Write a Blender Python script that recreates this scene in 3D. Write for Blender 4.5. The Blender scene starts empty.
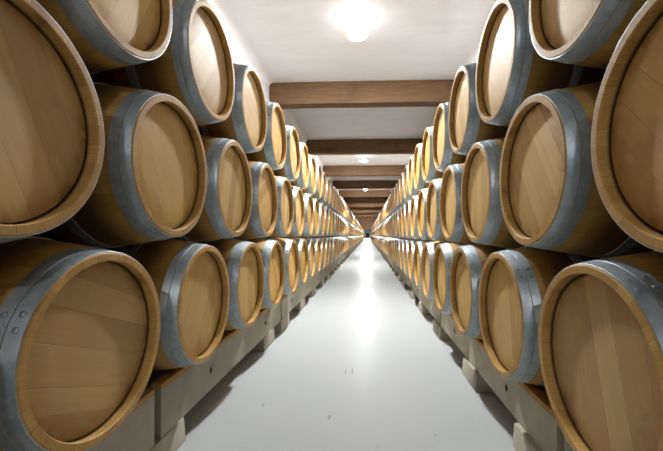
import bpy, bmesh, math, random
from mathutils import Vector, noise

random.seed(7)
PI = math.pi
C = bpy.context.scene.collection
scene = bpy.context.scene

# ------------------------------------------------------------------ measures (metres)
CAM_Z = 1.02                       # eye height above the floor
WALL_L, WALL_R = -1.82, 1.67
Y_BACK, Y_END = -7.0, 150.0
CEIL_Z = CAM_Z + 2.83
BEAM_Z = CAM_Z + 2.42              # underside of the ceiling beams
BEAM_Y0, BEAM_STEP = 6.53, 3.97
LAMP_Y0, LAMP_STEP = 4.63, 7.94
PITCH = 0.70                       # barrel pitch in a row
LEN = 0.95                         # barrel length
R_END, R_MID = 0.2865, 0.3435
N_ROW = 47                         # barrels built one by one in each row
ROW_END = 80.0
ROWS = {  # side, row: face x, axis z, y of barrel 0
    ('left', 'bottom'): (-0.804, CAM_Z - 0.340, 1.082),
    ('left', 'middle'): (-0.797, CAM_Z + 0.284, 0.767),
    ('left', 'top'): (-0.807, CAM_Z + 0.909, 1.159),
    ('right', 'bottom'): (0.616, CAM_Z - 0.370, 1.047),
    ('right', 'middle'): (0.623, CAM_Z + 0.249, 0.743),
    ('right', 'top'): (0.635, CAM_Z + 0.876, 1.150),
}
ORD = ['first', 'second', 'third', 'fourth', 'fifth', 'sixth', 'seventh', 'eighth', 'ninth', 'tenth',
       'eleventh', 'twelfth', 'thirteenth', 'fourteenth', 'fifteenth', 'sixteenth']


# ------------------------------------------------------------------ helpers
def mesh_obj(name, verts, faces, mat, parent=None, smooth=None, mats=None, idx=None):
    me = bpy.data.meshes.new(name)
    me.from_pydata(verts, [], faces)
    for m in (mats or [mat]):
        me.materials.append(m)
    if idx:
        for p, i in zip(me.polygons, idx):
            p.material_index = i
    bm = bmesh.new()
    bm.from_mesh(me)
    bmesh.ops.recalc_face_normals(bm, faces=bm.faces)
    bm.to_mesh(me)
    bm.free()
    if smooth is not None:
        me.shade_smooth()
        me.set_sharp_from_angle(angle=math.radians(smooth))
    o = bpy.data.objects.new(name, me)
    C.objects.link(o)
    if parent:
        o.parent = parent
    return o


def tag(o, label=None, cat=None, group=None, kind=None):
    for k, v in (('label', label), ('category', cat), ('group', group), ('kind', kind)):
        if v:
            o[k] = v
    return o


def empty(name, loc, rz=0.0):
    o = bpy.data.objects.new(name, None)
    o.empty_display_size = 0.1
    o.location = loc
    o.rotation_euler = (0, 0, rz)
    C.objects.link(o)
    return o


def lathe(prof, n, closed=False, off=None):
    """profile of (x, r) turned about the x axis"""
    v, f = [], []
    m = len(prof)
    for j in range(n):
        a = 2 * PI * j / n
        for (x, r) in prof:
            rr = r + (off(a) if off else 0)
            v.append((x, rr * math.sin(a), rr * math.cos(a)))
    for j in range(n):
        k = (j + 1) % n
        for i in range(m if closed else m - 1):
            i2 = (i + 1) % m
            f.append((j * m + i, j * m + i2, k * m + i2, k * m + i))
    return v, f


def grid_box(x0, x1, y0, y1, z0, z1, nx=1, ny=1, nz=1, bevel=0.0):
    bm = bmesh.new()
    bmesh.ops.create_cube(bm, size=1)
    for v in bm.verts:
        v.co = Vector(((x0 + x1) / 2 + v.co.x * (x1 - x0), (y0 + y1) / 2 + v.co.y * (y1 - y0), (z0 + z1) / 2 + v.co.z * (z1 - z0)))
    if bevel:
        bmesh.ops.bevel(bm, geom=list(bm.edges), offset=bevel, segments=2, profile=0.6, affect='EDGES')
    for ax, n, lo, hi in ((0, nx, x0, x1), (1, ny, y0, y1), (2, nz, z0, z1)):
        for k in range(1, n):
            co = Vector((0, 0, 0))
            no = Vector((0, 0, 0))
            co[ax] = lo + (hi - lo) * k / n
            no[ax] = 1
            bmesh.ops.bisect_plane(bm, geom=list(bm.verts) + list(bm.edges) + list(bm.faces), plane_co=co, plane_no=no)
    return bm


def bm_obj(name, bm, mat, parent=None, smooth=None):
    me = bpy.data.meshes.new(name)
    bm.normal_update()
    bm.to_mesh(me)
    bm.free()
    me.materials.append(mat)
    if smooth is not None:
        me.shade_smooth()
        me.set_sharp_from_angle(angle=math.radians(smooth))
    o = bpy.data.objects.new(name, me)
    C.objects.link(o)
    if parent:
        o.parent = parent
    return o


# ------------------------------------------------------------------ materials
class NT:
    def __init__(self, name):
        self.m = bpy.data.materials.new(name)
        self.m.use_nodes = True
        self.t = self.m.node_tree
        self.b = self.t.nodes['Principled BSDF']

    def n(self, kind, **kw):
        nd = self.t.nodes.new(kind)
        for k, v in kw.items():
            setattr(nd, k, v)
        return nd

    def set(self, sock, v):
        if hasattr(v, 'is_linked') or isinstance(v, bpy.types.NodeSocket):
            self.t.links.new(v, sock)
        else:
            sock.default_value = v

    def math(self, op, a, b=None, c=None, clamp=False):
        nd = self.n('ShaderNodeMath', operation=op, use_clamp=clamp)
        for i, v in enumerate((a, b, c)):
            if v is not None:
                self.set(nd.inputs[i], v)
        return nd.outputs[0]

    def noise(self, vec, scale, detail=3, rough=0.55, dist=0.0):
        nd = self.n('ShaderNodeTexNoise')
        if vec is not None:
            self.t.links.new(vec, nd.inputs['Vector'])
        nd.inputs['Scale'].default_value = scale
        nd.inputs['Detail'].default_value = detail
        nd.inputs['Roughness'].default_value = rough
        nd.inputs['Distortion'].default_value = dist
        return nd.outputs['Fac']

    def scale(self, vec, s, loc=None):
        nd = self.n('ShaderNodeMapping')
        self.t.links.new(vec, nd.inputs['Vector'])
        nd.inputs['Scale'].default_value = s
        if loc is not None:
            self.set(nd.inputs['Location'], loc)
        return nd.outputs[0]

    def ramp(self, fac, stops):
        nd = self.n('ShaderNodeValToRGB')
        self.t.links.new(fac, nd.inputs[0])
        while len(nd.color_ramp.elements) < len(stops):
            nd.color_ramp.elements.new(0.5)
        for e, (p, c) in zip(nd.color_ramp.elements, stops):
            e.position = p
            e.color = c if len(c) == 4 else (*c, 1)
        return nd.outputs[0]

    def mix(self, fac, a, b, mode='MIX'):
        nd = self.n('ShaderNodeMix', data_type='RGBA', blend_type=mode)
        self.set(nd.inputs[0], fac)
        for s, v in ((nd.inputs[6], a), (nd.inputs[7], b)):
            if isinstance(v, tuple):
                s.default_value = v if len(v) == 4 else (*v, 1)
            else:
                self.t.links.new(v, s)
        return nd.outputs[2]

    def range(self, v, a, b, c, d):
        nd = self.n('ShaderNodeMapRange')
        self.set(nd.inputs[0], v)
        for i, x in enumerate((a, b, c, d)):
            nd.inputs[i + 1].default_value = x
        return nd.outputs[0]

    def bump(self, h, strength=0.2, dist=0.01):
        nd = self.n('ShaderNodeBump')
        nd.inputs['Strength'].default_value = strength
        nd.inputs['Distance'].default_value = dist
        self.t.links.new(h, nd.inputs['Height'])
        self.t.links.new(nd.outputs[0], self.b.inputs['Normal'])

    def color(self, c):
        self.set(self.b.inputs['Base Color'], c if not isinstance(c, tuple) else (*c, 1))

    def rough(self, r):
        self.set(self.b.inputs['Roughness'], r)


def obj_coords(t):
    tc = t.n('ShaderNodeTexCoord')
    info = t.n('ShaderNodeObjectInfo')
    sep = t.n('ShaderNodeSeparateXYZ')
    t.t.links.new(tc.outputs['Object'], sep.inputs[0])
    rnd = info.outputs['Random']
    comb = t.n('ShaderNodeCombineXYZ')
    big = t.math('MULTIPLY', rnd, 37.0)
    for i in range(3):
        t.t.links.new(big, comb.inputs[i])
    return tc.outputs['Object'], sep.outputs, rnd, comb.outputs[0]


def mat_head():
    t = NT('oak_head_boards')
    obj, (x, y, z), rnd, shift = obj_coords(t)
    w = t.math('MULTIPLY_ADD', y, 11.0, t.math('MULTIPLY', rnd, 83.0))
    vor = t.n('ShaderNodeTexVoronoi', voronoi_dimensions='1D', feature='F1')
    t.t.links.new(w, vor.inputs['W'])
    vor.inputs['Scale'].default_value = 1.0
    vor.inputs['Randomness'].default_value = 0.55
    ved = t.n('ShaderNodeTexVoronoi', voronoi_dimensions='1D', feature='DISTANCE_TO_EDGE')
    t.t.links.new(w, ved.inputs['W'])
    ved.inputs['Scale'].default_value = 1.0
    ved.inputs['Randomness'].default_value = 0.55
    bw = t.n('ShaderNodeSeparateColor')
    t.t.links.new(vor.outputs['Color'], bw.inputs[0])
    board = bw.outputs[0]
    g = t.n('ShaderNodeCombineXYZ')
    t.t.links.new(t.math('ADD', y, t.math('MULTIPLY', board, 9.0)), g.inputs[0])
    t.t.links.new(t.math('ADD', z, t.math('MULTIPLY', rnd, 40.0)), g.inputs[1])
    grain = t.noise(t.scale(g.outputs[0], (60, 4, 1)), 1.0, 4, 0.6, 0.6)
    flake = t.noise(t.scale(g.outputs[0], (22, 7, 1)), 1.0, 2, 0.5, 1.2)
    base = t.ramp(board, [(0.0, (0.48, 0.293, 0.080)), (0.3, (0.60, 0.392, 0.118)), (0.6, (0.67, 0.455, 0.155)), (1.0, (0.54, 0.340, 0.097))])
    base = t.mix(t.range(grain, 0.4, 0.75, 0.0, 0.22), base, (0.40, 0.225, 0.075))
    base = t.mix(t.range(flake, 0.58, 0.75, 0.0, 0.25), base, (0.74, 0.50, 0.23))
    # old drips and damp blotches
    blot = t.noise(t.scale(obj, (1, 1, 1), shift), 5.0, 4, 0.6, 0.8)
    base = t.mix(t.range(blot, 0.6, 0.8, 0.0, 0.5), base, (0.28, 0.145, 0.045))
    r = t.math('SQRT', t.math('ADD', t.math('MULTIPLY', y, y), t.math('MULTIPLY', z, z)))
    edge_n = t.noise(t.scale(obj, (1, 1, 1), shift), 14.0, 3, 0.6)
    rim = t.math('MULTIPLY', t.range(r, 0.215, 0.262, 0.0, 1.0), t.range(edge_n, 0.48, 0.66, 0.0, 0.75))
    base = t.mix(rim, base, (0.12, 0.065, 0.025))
    seam = t.range(ved.outputs['Distance'], 0.0, 0.02, 0.3, 0.0)
    base = t.mix(seam, base, (0.16, 0.085, 0.03))
    hsv = t.n('ShaderNodeHueSaturation')
    t.t.links.new(base, hsv.inputs['Color'])
    t.t.links.new(t.range(rnd, 0, 1, 0.86, 1.12), hsv.inputs['Value'])
    t.t.links.new(t.range(t.math('FRACT', t.math('MULTIPLY', rnd, 7.3)), 0, 1, 0.88, 1.05), hsv.inputs['Saturation'])
    t.color(hsv.outputs[0])
    t.rough(0.58)
    t.b.inputs['Specular IOR Level'].default_value = 0.3
    t.bump(t.math('ADD', t.math('MULTIPLY', grain, 0.4), t.math('MULTIPLY', t.range(ved.outputs['Distance'], 0, 0.02, 0, 1), 1.0)), 0.25, 0.003)
    return t.m


def mat_staves():
    t = NT('oak_staves')
    obj, (x, y, z), rnd, shift = obj_coords(t)
    ang = t.math('ARCTAN2', y, z)
    a = t.math('MULTIPLY_ADD', ang, 30 / (2 * PI), t.math('MULTIPLY', rnd, 29.0))
    wn = t.n('ShaderNodeTexWhiteNoise', noise_dimensions='1D')
    t.t.links.new(t.math('FLOOR', a), wn.inputs['W'])
    fr = t.math('FRACT', a)
    edge = t.math('MINIMUM', fr, t.math('SUBTRACT', 1.0, fr))
    g = t.n('ShaderNodeCombineXYZ')
    t.t.links.new(t.math('MULTIPLY', a, 5.0), g.inputs[0])
    t.t.links.new(t.math('MULTIPLY', x, 6.0), g.inputs[1])
    grain = t.noise(g.outputs[0], 2.2, 4, 0.6, 0.4)
    base = t.ramp(wn.outputs['Value'], [(0.0, (0.46, 0.27, 0.075)), (0.5, (0.52, 0.315, 0.092)), (1.0, (0.57, 0.355, 0.112))])
    base = t.mix(t.range(grain, 0.4, 0.72, 0.0, 0.5), base, (0.27, 0.135, 0.04))
    dirt = t.noise(t.scale(obj, (1, 1, 1), shift), 9.0, 4, 0.62)
    base = t.mix(t.range(dirt, 0.6, 0.78, 0.0, 0.55), base, (0.10, 0.055, 0.022))
    # shade between barrels painted into the staves behind end hoops; the croze is grimy
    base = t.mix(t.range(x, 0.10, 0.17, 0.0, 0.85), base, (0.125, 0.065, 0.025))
    rad = t.math('SQRT', t.math('ADD', t.math('MULTIPLY', y, y), t.math('MULTIPLY', z, z)))
    croze = t.math('MULTIPLY', t.range(rad, 0.2655, 0.2665, 1.0, 0.0), t.range(x, 0.026, 0.036, 0.0, 0.9))
    base = t.mix(croze, base, (0.035, 0.02, 0.01))
    # wine-stained belly, like an old cellar cask
    band = t.math('MULTIPLY', t.range(x, 0.33, 0.36, 0.0, 1.0), t.range(x, 0.59, 0.62, 1.0, 0.0))
    base = t.mix(t.math('MULTIPLY', band, 0.75), base, (0.10, 0.028, 0.022))
    base = t.mix(t.range(edge, 0.0, 0.03, 0.35, 0.0), base, (0.14, 0.07, 0.025))
    hsv = t.n('ShaderNodeHueSaturation')
    t.t.links.new(base, hsv.inputs['Color'])
    t.t.links.new(t.range(rnd, 0, 1, 0.86, 1.1), hsv.inputs['Value'])
    t.color(hsv.outputs[0])
    t.rough(0.6)
    t.b.inputs['Specular IOR Level'].default_value = 0.3
    t.bump(t.math('ADD', t.math('MULTIPLY', grain, 0.4), t.range(edge, 0, 0.04, 0, 1)), 0.25, 0.002)
    return t.m


def mat_hoop():
    t = NT('galvanized_hoop')
    obj, (x, y, z), rnd, shift = obj_coords(t)
    v = t.n('ShaderNodeTexVoronoi')
    t.t.links.new(t.scale(obj, (1, 1, 1), shift), v.inputs['Vector'])
    v.inputs['Scale'].default_value = 55
    sp = t.n('ShaderNodeSeparateColor')
    t.t.links.new(v.outputs['Color'], sp.inputs[0])
    n1 = t.noise(t.scale(obj, (1, 1, 1), shift), 11.0, 4, 0.6)
    c = t.mix(sp.outputs[0], (0.36, 0.415, 0.445), (0.455, 0.51, 0.535))
    c = t.mix(t.range(n1, 0.5, 0.75, 0.0, 0.5), c, (0.26, 0.305, 0.33))
    hsv = t.n('ShaderNodeHueSaturation')
    t.t.links.new(c, hsv.inputs['Color'])
    t.t.links.new(t.range(rnd, 0, 1, 0.82, 1.08), hsv.inputs['Value'])
    t.color(hsv.outputs[0])
    t.b.inputs['Metallic'].default_value = 0.55
    t.rough(t.range(n1, 0.3, 0.75, 0.34, 0.55))
    t.bump(n1, 0.08, 0.002)
    return t.m


def mat_plain(name, col, rough=0.6, metal=0.0):
    t = NT(name)
    t.color(col)
    t.rough(rough)
    t.b.inputs['Metallic'].default_value = metal
    return t.m


def mat_floor():
    t = NT('painted_floor')
    geo = t.n('ShaderNodeNewGeometry')
    pos = geo.outputs['Position']
    n1 = t.noise(pos, 1.3, 4, 0.6)
    n2 = t.noise(pos, 9.0, 4, 0.6)
    n3 = t.noise(t.scale(pos, (1, 0.6, 1)), 26.0, 2, 0.5)
    c = t.mix(t.range(n1, 0.3, 0.7, 0, 1), (0.41, 0.436, 0.43), (0.425, 0.446, 0.44))
    c = t.mix(t.range(n2, 0.6, 0.8, 0, 0.15), c, (0.35, 0.36, 0.35))
    c = t.mix(t.range(n3, 0.765, 0.79, 0, 0.5), c, (0.3, 0.29, 0.27))
    # a few scuffs with a shape of their own (x, y, half width, half length)
    sep = t.n('ShaderNodeSeparateXYZ')
    t.t.links.new(pos, sep.inputs[0])
    for sx, sy, a, b in ((-0.165, 2.70, 0.007, 0.075), (-0.115, 2.71, 0.009, 0.075), (-0.215, 2.02, 0.010, 0.03), (0.345, 1.86, 0.006, 0.012),
                         (0.088, 7.1, 0.02, 0.12), (-0.63, 2.15, 0.012, 0.02), (0.05, 1.75, 0.005, 0.012)):
        dx = t.math('DIVIDE', t.math('SUBTRACT', sep.outputs[0], sx), a)
        dy = t.math('DIVIDE', t.math('SUBTRACT', sep.outputs[1], sy), b)
        d = t.math('ADD', t.math('MULTIPLY', dx, dx), t.math('MULTIPLY', dy, dy))
        d = t.math('ADD', d, t.range(n2, 0.3, 0.7, -0.2, 0.3))
        c = t.mix(t.range(d, 0.3, 1.1, 0.6, 0.0), c, (0.16, 0.15, 0.14))
    t.color(c)
    t.rough(0.33)
    t.b.inputs['Specular IOR Level'].default_value = 0.007
    return t.m


def mat_plaster(name, a, b):
    t = NT(name)
    geo = t.n('ShaderNodeNewGeometry')
    pos = geo.outputs['Position']
    n1 = t.noise(t.scale(pos, (0.7, 2.4, 0.7)), 1.6, 5, 0.6, 0.5)
    n2 = t.noise(t.scale(pos, (1.0, 4.0, 1.0)), 9.0, 4, 0.6)
    c = t.mix(t.range(n1, 0.3, 0.7, 0, 1), a, b)
    c = t.mix(t.range(n2, 0.55, 0.8, 0, 0.18), c, tuple(v * 0.8 for v in a))
    t.color(c)
    t.rough(0.9)
    t.bump(t.math('ADD', n1, t.math('MULTIPLY', n2, 0.5)), 0.25, 0.015)
    return t.m


def mat_concrete():
    t = NT('cast_concrete')
    obj, (x, y, z), rnd, shift = obj_coords(t)
    p = t.scale(obj, (1, 1, 1), shift)
    n1 = t.noise(p, 4.0, 5, 0.6)
    n2 = t.noise(p, 60.0, 3, 0.6)
    c = t.mix(t.range(n1, 0.3, 0.72, 0, 1), (0.36, 0.335, 0.26), (0.47, 0.44, 0.355))
    c = t.mix(t.range(n2, 0.62, 0.75, 0, 0.35), c, (0.24, 0.23, 0.20))
    hsv = t.n('ShaderNodeHueSaturation')
    t.t.links.new(c, hsv.inputs['Color'])
    t.t.links.new(t.range(rnd, 0, 1, 0.9, 1.1), hsv.inputs['Value'])
    t.color(hsv.outputs[0])
    t.rough(0.85)
    t.bump(t.math('ADD', n1, t.math('MULTIPLY', n2, 0.3)), 0.2, 0.006)
    return t.m


def mat_timber(name, a, b, dark, axis=(1.2, 14, 14)):
    t = NT(name)
    obj, (x, y, z), rnd, shift = obj_coords(t)
    p = t.scale(obj, axis, shift)
    g = t.noise(p, 2.0, 5, 0.62, 0.5)
    n1 = t.noise(t.scale(obj, (1, 1, 1), shift), 2.2, 4, 0.6)
    c = t.mix(t.range(g, 0.3, 0.7, 0, 1), a, b)
    c = t.mix(t.range(n1, 0.52, 0.75, 0, 0.5), c, dark)
    t.color(c)
    t.rough(0.75)
    t.b.inputs['Specular IOR Level'].default_value = 0.25
    t.bump(g, 0.35, 0.008)
    return t.m


def mat_emit(name, col, s):
    t = NT(name)
    t.color((0.8, 0.8, 0.8))
    t.b.inputs['Emission Color'].default_value = (*col, 1)
    t.b.inputs['Emission Strength'].default_value = s
    return t.m


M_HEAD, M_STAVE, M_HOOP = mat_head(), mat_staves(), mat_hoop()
M_RIVET = mat_plain('rivet_steel', (0.36, 0.40, 0.42), 0.4, 0.7)
M_FLOOR = mat_floor()
M_CEIL = mat_plaster('ceiling_plaster', (0.72, 0.73, 0.73), (0.79, 0.795, 0.795))
M_WALL = mat_plaster('wall_plaster', (0.64, 0.65, 0.655), (0.70, 0.705, 0.71))
M_CONC = mat_concrete()
M_BEAM = mat_timber('beam_timber', (0.10, 0.056, 0.027), (0.185, 0.105, 0.052), (0.05, 0.029, 0.016))
M_RAIL = mat_timber('rail_timber', (0.40, 0.22, 0.075), (0.53, 0.31, 0.12), (0.26, 0.13, 0.045), (14, 1.5, 14))
M_GLOBE = mat_emit('lamp_globe', (0.97, 0.98, 1.0), 2300.0)
M_SHADE = mat_emit('ceiling_glow_shade', (0.97, 0.985, 1.0), 9.0)  # emission added to the shade to brighten the ceiling around each lamp
M_GLOBE_DIM = mat_emit('weaker_lamp_globe', (0.97, 0.98, 1.0), 650.0)
M_WHITE = mat_plain('lamp_white_paint', (0.75, 0.75, 0.74), 0.4)
M_DARK = mat_plain('hole_lining', (0.05, 0.047, 0.042), 0.9)
M_DOOR = mat_timber('door_timber', (0.10, 0.055, 0.03), (0.15, 0.085, 0.045), (0.06, 0.035, 0.02), (14, 14, 1.5))


# ------------------------------------------------------------------ the setting
def plane_box(name, x0, x1, y0, y1, z0, z1, mat):
    return tag(bm_obj(name, grid_box(x0, x1, y0, y1, z0, z1), mat), kind='structure')


T = 0.2
plane_box('floor', WALL_L - T, WALL_R + T, Y_BACK - T, Y_END + T, -T, 0, M_FLOOR)
plane_box('ceiling', WALL_L - T, WALL_R + T, Y_BACK - T, Y_END + T, CEIL_Z, CEIL_Z + T, M_CEIL)
plane_box('wall_left', WALL_L - T, WALL_L, Y_BACK, Y_END, 0, CEIL_Z, M_WALL)
plane_box('wall_right', WALL_R, WALL_R + T, Y_BACK, Y_END, 0, CEIL_Z, M_WALL)
plane_box('wall_far', WALL_L - T, WALL_R + T, Y_END, Y_END + T, 0, CEIL_Z, M_WALL)
plane_box('wall_back', WALL_L - T, WALL_R + T, Y_BACK - T, Y_BACK, 0, CEIL_Z, M_WALL)
# plastered cove where the side walls run into the ceiling
COVE = 0.10
for nm, xw, s in (('trim_1', WALL_L, 1), ('trim_2', WALL_R, -1)):
    cv, cf = [], []
    ring = [(0.0, 0.0)] + [(COVE * (1 - math.cos(a)), COVE * (1 - math.sin(a))) for a in [PI / 2 * q / 12 for q in range(13)]]
    for yy in (Y_BACK, Y_END):
        cv += [(xw + s * dx, yy, CEIL_Z - dz) for dx, dz in ring]
    m = len(ring)
    for q in range(m):
        r = (q + 1) % m
        cf.append((q, r, m + r, m + q))
    cf += [tuple(range(m)), tuple(range(m, 2 * m))]
    tag(mesh_obj(nm, cv, cf, M_CEIL, None, 40), kind='structure')
door = empty('door_1', (0.02, Y_END, 0))
tag(door, kind='structure')
bm_obj('door_leaf', grid_box(-0.75, 0.75, -0.05, -0.005, 0.0, 2.05, 7, 1, 1), M_DOOR, door)
fr = bmesh.new()
for (a, b, c, d) in ((-0.85, -0.75, 0.0, 2.15), (0.75, 0.85, 0.0, 2.15), (-0.75, 0.75, 2.05, 2.15)):
    g = grid_box(a, b, -0.07, 0.0, c, d)
    me_t = bpy.data.meshes.new('t')
    g.to_mesh(me_t)
    fr.from_mesh(me_t)
    g.free()
    bpy.data.meshes.remove(me_t)
bm_obj('door_frame', fr, M_WHITE, door)

# ------------------------------------------------------------------ ceiling beams and lamps
beam_ys = [BEAM_Y0 + BEAM_STEP * i for i in range(-3, 36)]
seen = 0
for y in beam_ys:
    bm = grid_box(WALL_L + 0.004, WALL_R - 0.004, -0.13, 0.13, -(CEIL_Z - BEAM_Z), -0.002, 26, 2, 3, 0.018)
    low = 0.035 if abs(y - BEAM_Y0 - 5 * BEAM_STEP) < 0.1 else 0.0
    for v in bm.verts:
        n = noise.noise_vector(Vector((v.co.x * 1.1 + y * 3.1, v.co.y * 2, v.co.z * 2)))
        n2 = noise.noise_vector(Vector((v.co.x * 5 + y * 1.7, v.co.y * 5, v.co.z * 5)))
        if v.co.z < -0.02:
            v.co.z += 0.014 * n.z + 0.005 * n2.z - (low if v.co.z < -0.3 else 0.0)
        v.co.y += 0.014 * n.y + 0.005 * n2.y
    o = bm_obj('ceiling_beam', bm, M_BEAM, None, 50)
    o.location = (0, y + 0.13, CEIL_Z)
    if y < BEAM_Y0 - 0.1:
        lab = 'rough brown timber ceiling beam overhead, this side of the nearest lamp'
    elif seen < 6:
        lab = ['long rough brown timber beam across the ceiling, nearest and widest in view',
               'dark brown timber ceiling beam, second from the camera, just before the second lamp',
               'brown timber ceiling beam, third from the camera, just behind the second lamp',
               'dark timber ceiling beam, fourth from the camera, just before the third lamp',
               'timber ceiling beam, fifth from the camera, just behind the third lamp',
               'timber ceiling beam, sixth from the camera, deep in the aisle'][seen]
        seen += 1
    else:
        lab = 'small far timber ceiling beam deep in the aisle, beyond the sixth beam'
    tag(o, lab, 'beam', 'timber ceiling beams', 'thing')

lp = bright = None
for i in range(-1, 18):
    y = LAMP_Y0 + LAMP_STEP * i if i >= 0 else -3.4
    loc = (-0.13, y, CEIL_Z)
    if lp is None:
        lp = empty('ceiling_lamp', loc)
        v, f = lathe([(0.0, 0.0), (0.0, 0.055), (-0.018, 0.055), (-0.028, 0.03), (-0.028, 0.0)], 24)
        turn = lambda vs: [(b, c, a) for a, b, c in vs]
        parts = [mesh_obj('ceiling_rose', turn(v), f, M_WHITE, lp, 30)]
        v, f = lathe([(-0.028, 0.0), (-0.028, 0.007), (-0.125, 0.007), (-0.125, 0.0)], 12)
        parts.append(mesh_obj('rod', turn(v), f, M_WHITE, lp, 30))
        v, f = lathe([(-0.120, 0.0), (-0.120, 0.02), (-0.13, 0.032), (-0.165, 0.034), (-0.165, 0.0)], 20)
        parts.append(mesh_obj('lamp_holder', turn(v), f, M_WHITE, lp, 30))
        v, f = lathe([(-0.150, 0.03), (-0.165, 0.05), (-0.226, 0.127), (-0.230, 0.130), (-0.230, 0.124), (-0.172, 0.05), (-0.165, 0.0)], 32)
        parts.append(mesh_obj('lamp_shade', turn(v), f, M_SHADE, lp, 30))
        pr = [(-0.214 + 0.045 * math.cos(a), 0.075 * math.sin(a)) for a in [PI * k / 14 for k in range(15)]]
        pr = [(-0.195, 0.0), (-0.195, 0.068)] + [q for q in pr if q[0] < -0.2]
        pr[-1] = (pr[-1][0], 0.0)
        v, f = lathe(pr, 24)
        parts.append(mesh_obj('globe', turn(v), f, M_GLOBE_DIM, lp, 60))
        root = lp
    else:
        root = lp.copy()
        root.location = loc
        C.objects.link(root)
        for p in parts:
            c = p.copy()
            if p.name.startswith('globe'):
                if bright is None:
                    bright = p.data.copy()
                    bright.materials[0] = M_GLOBE
                c.data = bright
            c.parent = root
            C.objects.link(c)
    lab = {-1: 'white globe lamp on the ceiling overhead behind the camera',
           0: 'brightest white globe lamp, hanging nearest, in front of the first ceiling beam',
           1: 'glowing globe lamp, second from the camera, between the second and third ceiling beams',
           2: 'small glowing globe lamp, third from the camera, between the fourth and fifth ceiling beams'}.get(
        i, 'tiny far globe lamp deep in the aisle beyond the third lamp')
    tag(root, lab, 'lamp', 'globe lamps along the ceiling')


# ------------------------------------------------------------------ barrels
def r_at(d):
    h = LEN / 2
    return R_MID - (R_MID - R_END) * ((h - d) / h) ** 2


def staves_mesh(n, m):
    prof = [(0.070, 0.2), (0.068, 0.2640), (0.040, 0.2640), (0.034, 0.2625), (0.004, 0.2600), (0.0, 0.2630), (0.0, 0.2828)]
    prof += [(0.003, r_at(0.003) - 0.0008)]
    prof += [(LEN * k / m, r_at(LEN * k / m)) for k in range(1, m)]
    prof += [(LEN, 0.2835), (LEN, 0.2605), (LEN - 0.004, 0.2575), (LEN - 0.04, 0.262), (LEN - 0.04, 0.0)]
    return lathe(prof, n)


def hoop_mesh(d0, d1, n, seam=True):
    th = 0.0028
    e = 0.0008
    rs = [r_at(d0), r_at((d0 + d1) / 2), r_at(d1)]
    prof = [(d0, rs[0] - 0.001), (d0, rs[0] + th - e), (d0 + e, rs[0] + th), ((d0 + d1) / 2, rs[1] + th), (d1 - e, rs[2] + th), (d1, rs[2] + th - e), (d1, rs[2] - 0.001)]
    off = (lambda a: 0.0022 if 0.0 <= a < 0.30 else 0.0) if seam else None
    return lathe(prof, n, True, off)


def head_mesh(n):
    prof = [(0.066, 0.2575), (0.0365, 0.2575), (0.0335, 0.248), (0.0330, 0.16), (0.0330, 0.08)]
    v, f = lathe(prof, n)
    c = len(v)
    v.append((0.0330, 0, 0))
    m = len(prof)
    for j in range(n):
        f.append((j * m + m - 1, c, ((j + 1) % n) * m + m - 1))
    return v, f


def rivet_mesh():
    prof = [(0.0, 0.0085), (0.0016, 0.0078), (0.0030, 0.0045), (0.0036, 0.0)]
    v, f = lathe(prof, 12)
    return [(b, c, a) for a, b, c in v], f


HOOPS = {'chime_hoop': (0.003, 0.040), 'quarter_hoop': (0.042, 0.074), 'bilge_hoop': (0.245, 0.283)}
proto = {}
for lod, n, m in (('near', 96, 24), ('mid', 48, 12), ('far', 32, 8)):
    v, f = staves_mesh(n, m)
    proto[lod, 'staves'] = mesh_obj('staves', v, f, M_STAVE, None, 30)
    v, f = head_mesh(n)
    proto[lod, 'head'] = mesh_obj('head', v, f, M_HEAD, None, 25)
    for h, (a, b) in HOOPS.items():
        v, f = hoop_mesh(a, b, n, lod != 'far')
        proto[lod, h] = mesh_obj(h, v, f, M_HOOP, None, 25)
    v, f = hoop_mesh(LEN - 0.283, LEN - 0.245, n, lod != 'far')
    proto[lod, 'rear_bilge_hoop'] = mesh_obj('bilge_hoop', v, f, M_HOOP, None, 25)
v, f = rivet_mesh()
proto_rivet = mesh_obj('rivet', v, f, M_RIVET, None, 40)
used = set()


def inst(key, parent, roll):
    p = proto[key]
    if key not in used:
        used.add(key)
        o = p
    else:
        o = p.copy()
        C.objects.link(o)
    o.parent = parent
    o.location = (0, 0, R_MID)
    o.rotation_euler = (roll, 0, 0)
    return o


first_rivet = [True]


def add_rivets(hoop, d0, d1):
    dm = (d0 + d1) / 2
    for a in (0.085, 0.215):
        if first_rivet[0]:
            o = proto_rivet
            first_rivet[0] = False
        else:
            o = proto_rivet.copy()
            C.objects.link(o)
        o.parent = hoop
        r = r_at(dm) + 0.0028 + 0.0018
        o.location = (dm, r * math.sin(a), r * math.cos(a))
        o.rotation_euler = (-a, 0, 0)


SPECIAL = {
    ('left', 'bottom', 0): 'large oak barrel with riveted hoops, frontmost in the bottom row on the left',
    ('left', 'middle', 0): 'huge dark oak barrel cut by the left edge, frontmost in the left middle row',
    ('left', 'top', 0): 'oak barrel cut by the top edge, frontmost in the top row on the left',
    ('right', 'bottom', 0): 'large oak barrel cut by the right edge, frontmost in the bottom row on the right',
    ('right', 'middle', 0): 'huge dark oak barrel cut by the right edge, frontmost in the right middle row',
    ('right', 'top', 0): 'oak barrel cut by the top edge, frontmost in the top row on the right',
}
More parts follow.
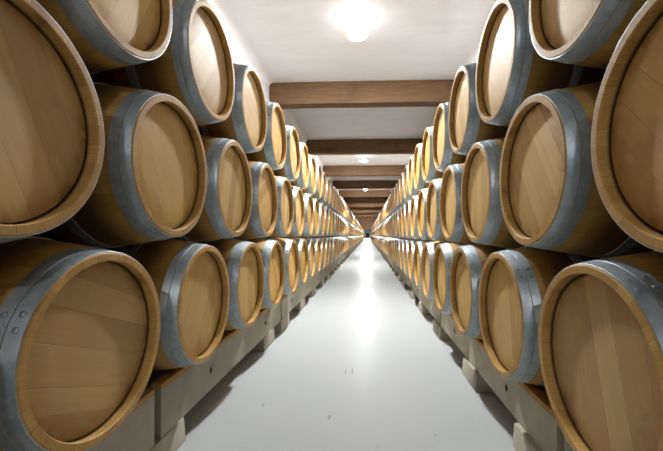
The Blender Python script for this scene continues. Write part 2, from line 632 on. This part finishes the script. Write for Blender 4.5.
# roll angles of the head boards and the hoop seams of the front barrels, as far as they can be read
HEAD_ROLL = {('left', 'middle', 0): -0.42, ('left', 'middle', 1): -0.45, ('left', 'bottom', 0): -1.2, ('left', 'bottom', 1): 0.5, ('left', 'top', 0): 0.5, ('left', 'top', 1): 0.7,
             ('right', 'middle', 0): -0.75, ('right', 'middle', 1): -0.6, ('right', 'bottom', 0): -0.25, ('right', 'bottom', 1): -0.15, ('right', 'top', 1): -0.15, ('right', 'top', 0): -0.35}
rnd = random.Random(11)
for (side, row), (fx, az, y0) in ROWS.items():
    left = side == 'left'
    sgn = -1 if left else 1
    grp = 'barrels in the %s row of the %s stack' % (row, side)
    for k in range(-5, N_ROW):
        jx = 0.0 if k < 4 else rnd.uniform(-0.009, 0.009)
        y = y0 + PITCH * k
        b = empty('barrel', (fx + jx, y, az - R_MID), PI if left else 0.0)
        if k < 0:
            lab = 'oak barrel beside or behind the camera in the %s row of the %s stack' % (row, side)
        elif (side, row, k) in SPECIAL:
            lab = SPECIAL[side, row, k]
        elif k < 14:
            lab = 'oak barrel with grey hoops, %s from the camera in the %s row on the %s' % (ORD[k], row, side)
        else:
            lab = 'distant oak barrel in the %s row on the %s, beyond the fourteenth barrel' % (row, side)
        tag(b, lab, 'barrel', grp)
        lod = 'far' if k < -1 else 'near' if k < 6 else 'mid' if k < 16 else 'far'
        hr = HEAD_ROLL.get((side, row, k), rnd.uniform(-1.2, 1.2))
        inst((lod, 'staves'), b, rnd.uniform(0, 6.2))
        inst((lod, 'head'), b, hr)
        seam = rnd.uniform(-1.2, 1.2)
        if (side, row, k) == ('left', 'bottom', 0):
            seam = 0.95
        if k >= 0 and (side, row, k) in (('right', 'bottom', 2), ('right', 'bottom', 3), ('left', 'middle', 2), ('left', 'middle', 3), ('right', 'middle', 3)):
            seam = -0.1
        # the seam angle turns from the top towards the camera side
        h1 = inst((lod, 'chime_hoop'), b, -seam)
        if k < 20:
            h2 = inst((lod, 'quarter_hoop'), b, -seam + rnd.uniform(-0.03, 0.03))
        if -2 < k < 8:
            h3 = inst((lod, 'bilge_hoop'), b, rnd.uniform(0, 6.2))
            inst((lod, 'rear_bilge_hoop'), b, rnd.uniform(0, 6.2))
        if -1 < k < 7:
            add_rivets(h1, *HOOPS['chime_hoop'])
            add_rivets(h2, *HOOPS['quarter_hoop'])

for key, o in proto.items():
    if key not in used:
        bpy.data.objects.remove(o)

# the barrels too far off to single out: one object
V, F, I = [], [], []
sv, sf = lathe([(0.036, 0.0), (0.036, 0.258), (0.0, 0.2605), (0.0, 0.281), (0.003, 0.287), (0.083, 0.306), (0.088, 0.303), (0.28, 0.334), (0.475, R_MID), (0.67, 0.334), (LEN, R_END), (LEN, 0.0)], 16)
si = [[0, 1, 1, 1, 2, 1, 1, 1, 1, 1, 1][q % 11] for q in range(len(sf))]
for (side, row), (fx, az, y0) in ROWS.items():
    s = -1 if side == 'left' else 1
    k = N_ROW
    while y0 + PITCH * k < ROW_END:
        base = len(V)
        V += [(fx + s * x, y0 + PITCH * k + y, az + z) for x, y, z in sv]
        F += [tuple(base + q for q in fc) for fc in sf]
        I += si
        k += 1
far = mesh_obj('barrel_rows', V, F, None, None, 30, [M_HEAD, M_STAVE, M_HOOP], I)
tag(far, 'farthest part of the barrel rows where single barrels no longer show', 'barrels', None, 'stuff')


# ------------------------------------------------------------------ concrete beams with wooden rails, and the blocks under them
BEAM_BOTTOM = CAM_Z - 0.90
for side, s, xf, axis, joint in (('left', -1, 0.915, CAM_Z - 0.340, 1.54), ('right', 1, 0.727, CAM_Z - 0.370, 1.40)):
    facex = 0.804 if side == 'left' else 0.616
    rail_w, rail_h = 0.05, 0.025
    rail_top = axis - r_at(xf - facex + rail_w) - 0.003
    top = rail_top - rail_h
    L = 2.245
    gap = 0.05
    n = int((ROW_END - joint) / L) + 1
    grp = 'concrete beams under the %s stack' % side
    proto_b = None
    for i in range(-2, n):
        loc = (s * xf, joint + L * i + gap / 2, BEAM_BOTTOM)
        if proto_b is None:
            root = proto_b = empty('support_beam', loc)
            # beam body with two lifting holes sunk into its face
            H = top - BEAM_BOTTOM
            W = L - gap
            D = 0.16
            holes = [0.53 - gap / 2, 1.66 - gap / 2]
            ys = [0.0]
            for h in holes:
                ys += [h - 0.020, h + 0.020]
            ys += [W]
            zs = [0.0, H * 0.42, H * 0.42 + 0.045, H]
            vv, ff, ii = [], [], []
            def P(d, y, z):
                vv.append((s * d, y, z))
                return len(vv) - 1
            for a in range(len(ys) - 1):
                for b_ in range(3):
                    y0_, y1_, z0_, z1_ = ys[a], ys[a + 1], zs[b_], zs[b_ + 1]
                    if a % 2 == 1 and b_ == 1:
                        o4 = [P(0, y0_, z0_), P(0, y1_, z0_), P(0, y1_, z1_), P(0, y0_, z1_)]
                        ym, zm = (y0_ + y1_) / 2, (z0_ + z1_) / 2
                        mid = [P(0.0, ym + 0.017 * math.cos(t), zm + 0.02 * math.sin(t)) for t in [PI / 4 * q for q in (5, 6, 7, 8, 9, 10, 11, 12)]]
                        inn = [P(0.06, ym + 0.012 * math.cos(t), zm + 0.015 * math.sin(t)) for t in [PI / 4 * q for q in (5, 6, 7, 8, 9, 10, 11, 12)]]
                        for q in range(4):
                            ff.append((o4[q], o4[(q + 1) % 4], mid[(2 * q + 2) % 8], mid[2 * q + 1], mid[2 * q]))
                            ii.append(0)
                        for q in range(8):
                            ff.append((mid[q], mid[(q + 1) % 8], inn[(q + 1) % 8], inn[q]))
                            ii.append(1)
                        ff.append(tuple(inn))
                        ii.append(1)
                    else:
                        ff.append((P(0, y0_, z0_), P(0, y1_, z0_), P(0, y1_, z1_), P(0, y0_, z1_)))
                        ii.append(0)
            c8 = [P(0, 0, 0), P(0, W, 0), P(D, W, 0), P(D, 0, 0), P(0, 0, H), P(0, W, H), P(D, W, H), P(D, 0, H)]
            for q in ((0, 1, 2, 3), (4, 5, 6, 7), (2, 3, 7, 6), (0, 3, 7, 4), (1, 2, 6, 5)):
                ff.append(tuple(c8[w] for w in q))
                ii.append(0)
            body = mesh_obj('beam_body', vv, ff, None, root, None, [M_CONC, M_DARK], ii)
            bm = bmesh.new()
            bm.from_mesh(body.data)
            bmesh.ops.remove_doubles(bm, verts=bm.verts, dist=1e-5)
            bmesh.ops.recalc_face_normals(bm, faces=bm.faces)
            bm.to_mesh(body.data)
            bm.free()
            x0, x1 = sorted((s * 0.0, s * rail_w))
            rail = bm_obj('wooden_rail', grid_box(x0, x1, 0, W, H + 0.0005, H + rail_h, 1, 1, 1, 0.002), M_RAIL, root, 30)
            rail['label'] = 'thin brown wooden rail along the top edge'
            kids = [body, rail]
        else:
            root = proto_b.copy()
            root.location = loc
            C.objects.link(root)
            for p in kids:
                c = p.copy()
                c.parent = root
                C.objects.link(c)
        if i < -1:
            lab = 'grey concrete support beam behind the camera under the %s stack' % side
        elif i < 0:
            lab = 'grey concrete support beam under the frontmost bottom barrel on the %s' % side
        elif i < 7:
            lab = 'grey concrete support beam under the %s stack, %s from the camera' % (side, ORD[i + 1])
        else:
            lab = 'far concrete support beam under the %s stack, beyond the eighth beam' % side
        tag(root, lab, 'concrete beam', grp, 'thing')
    # blocks
    starts = [1.36, 3.12, 3.74, 4.84] if side == 'left' else [1.42, 2.38, 3.54, 4.66]
    lens = [0.40, 0.36, 0.41, 0.38] if side == 'left' else [0.36, 0.33, 0.38, 0.34]
    y = starts[-1]
    while y < ROW_END - 2:
        y += 1.123
        starts.append(y + rnd.uniform(-0.04, 0.04))
        lens.append(rnd.uniform(0.33, 0.38))
    xb = 0.903 if side == 'left' else 0.699
    pb = None
    for i, (y, ln) in enumerate(zip(starts, lens)):
        loc = (s * (xb + rnd.uniform(-0.004, 0.004) * (i > 3)), y + ln / 2, 0.0)
        if pb is None:
            x0, x1 = sorted((0.0, s * 0.24))
            bm = grid_box(x0, x1, -0.5, 0.5, 0.0, BEAM_BOTTOM - 0.001)
            for v in bm.verts:
                if v.co.z > 0.05 and abs(v.co.x) < 0.01:
                    v.co.x += s * 0.006
                if v.co.z > 0.05:
                    v.co.y *= 0.985
            bmesh.ops.bevel(bm, geom=list(bm.edges), offset=0.006, segments=2, profile=0.6, affect='EDGES')
            o = pb = bm_obj('concrete_block', bm, M_CONC, None, 30)
        else:
            o = pb.copy()
            C.objects.link(o)
        o.location = loc
        o.scale = (1, ln, 1)
        if i < 8:
            lab = 'grey concrete block on the floor under the %s stack, %s from the camera' % (side, ORD[i])
        else:
            lab = 'far concrete block on the floor under the %s stack, beyond the eighth block' % side
        tag(o, lab, 'concrete block', 'concrete blocks under the %s stack' % side)

# ------------------------------------------------------------------ world, camera, look
w = bpy.data.worlds.new('cellar_dark')
w.use_nodes = True
w.node_tree.nodes['Background'].inputs[0].default_value = (0.02, 0.02, 0.02, 1)
w.node_tree.nodes['Background'].inputs[1].default_value = 0.2
scene.world = w

cam = bpy.data.cameras.new('camera')
co = bpy.data.objects.new('camera', cam)
C.objects.link(co)
cam.sensor_fit = 'HORIZONTAL'
cam.sensor_width = 36.0
cam.lens = 359.1 / 663 * 36.0
cam.shift_x = -20.4 / 663
cam.shift_y = 4.9 / 663
cam.clip_start = 0.01
cam.clip_end = 300
co.location = (0, 0, CAM_Z)
co.rotation_euler = (math.radians(90.8), 0, math.radians(2.5))
scene.camera = co

scene.view_settings.view_transform = 'Standard'
scene.view_settings.look = 'None'
scene.view_settings.gamma = 1.0
scene.view_settings.use_curve_mapping = False
scene.view_settings.exposure = 0.80
scene.cycles.use_denoising = True
scene.cycles.max_bounces = 10
scene.cycles.diffuse_bounces = 6
scene.cycles.sample_clamp_indirect = 8.0
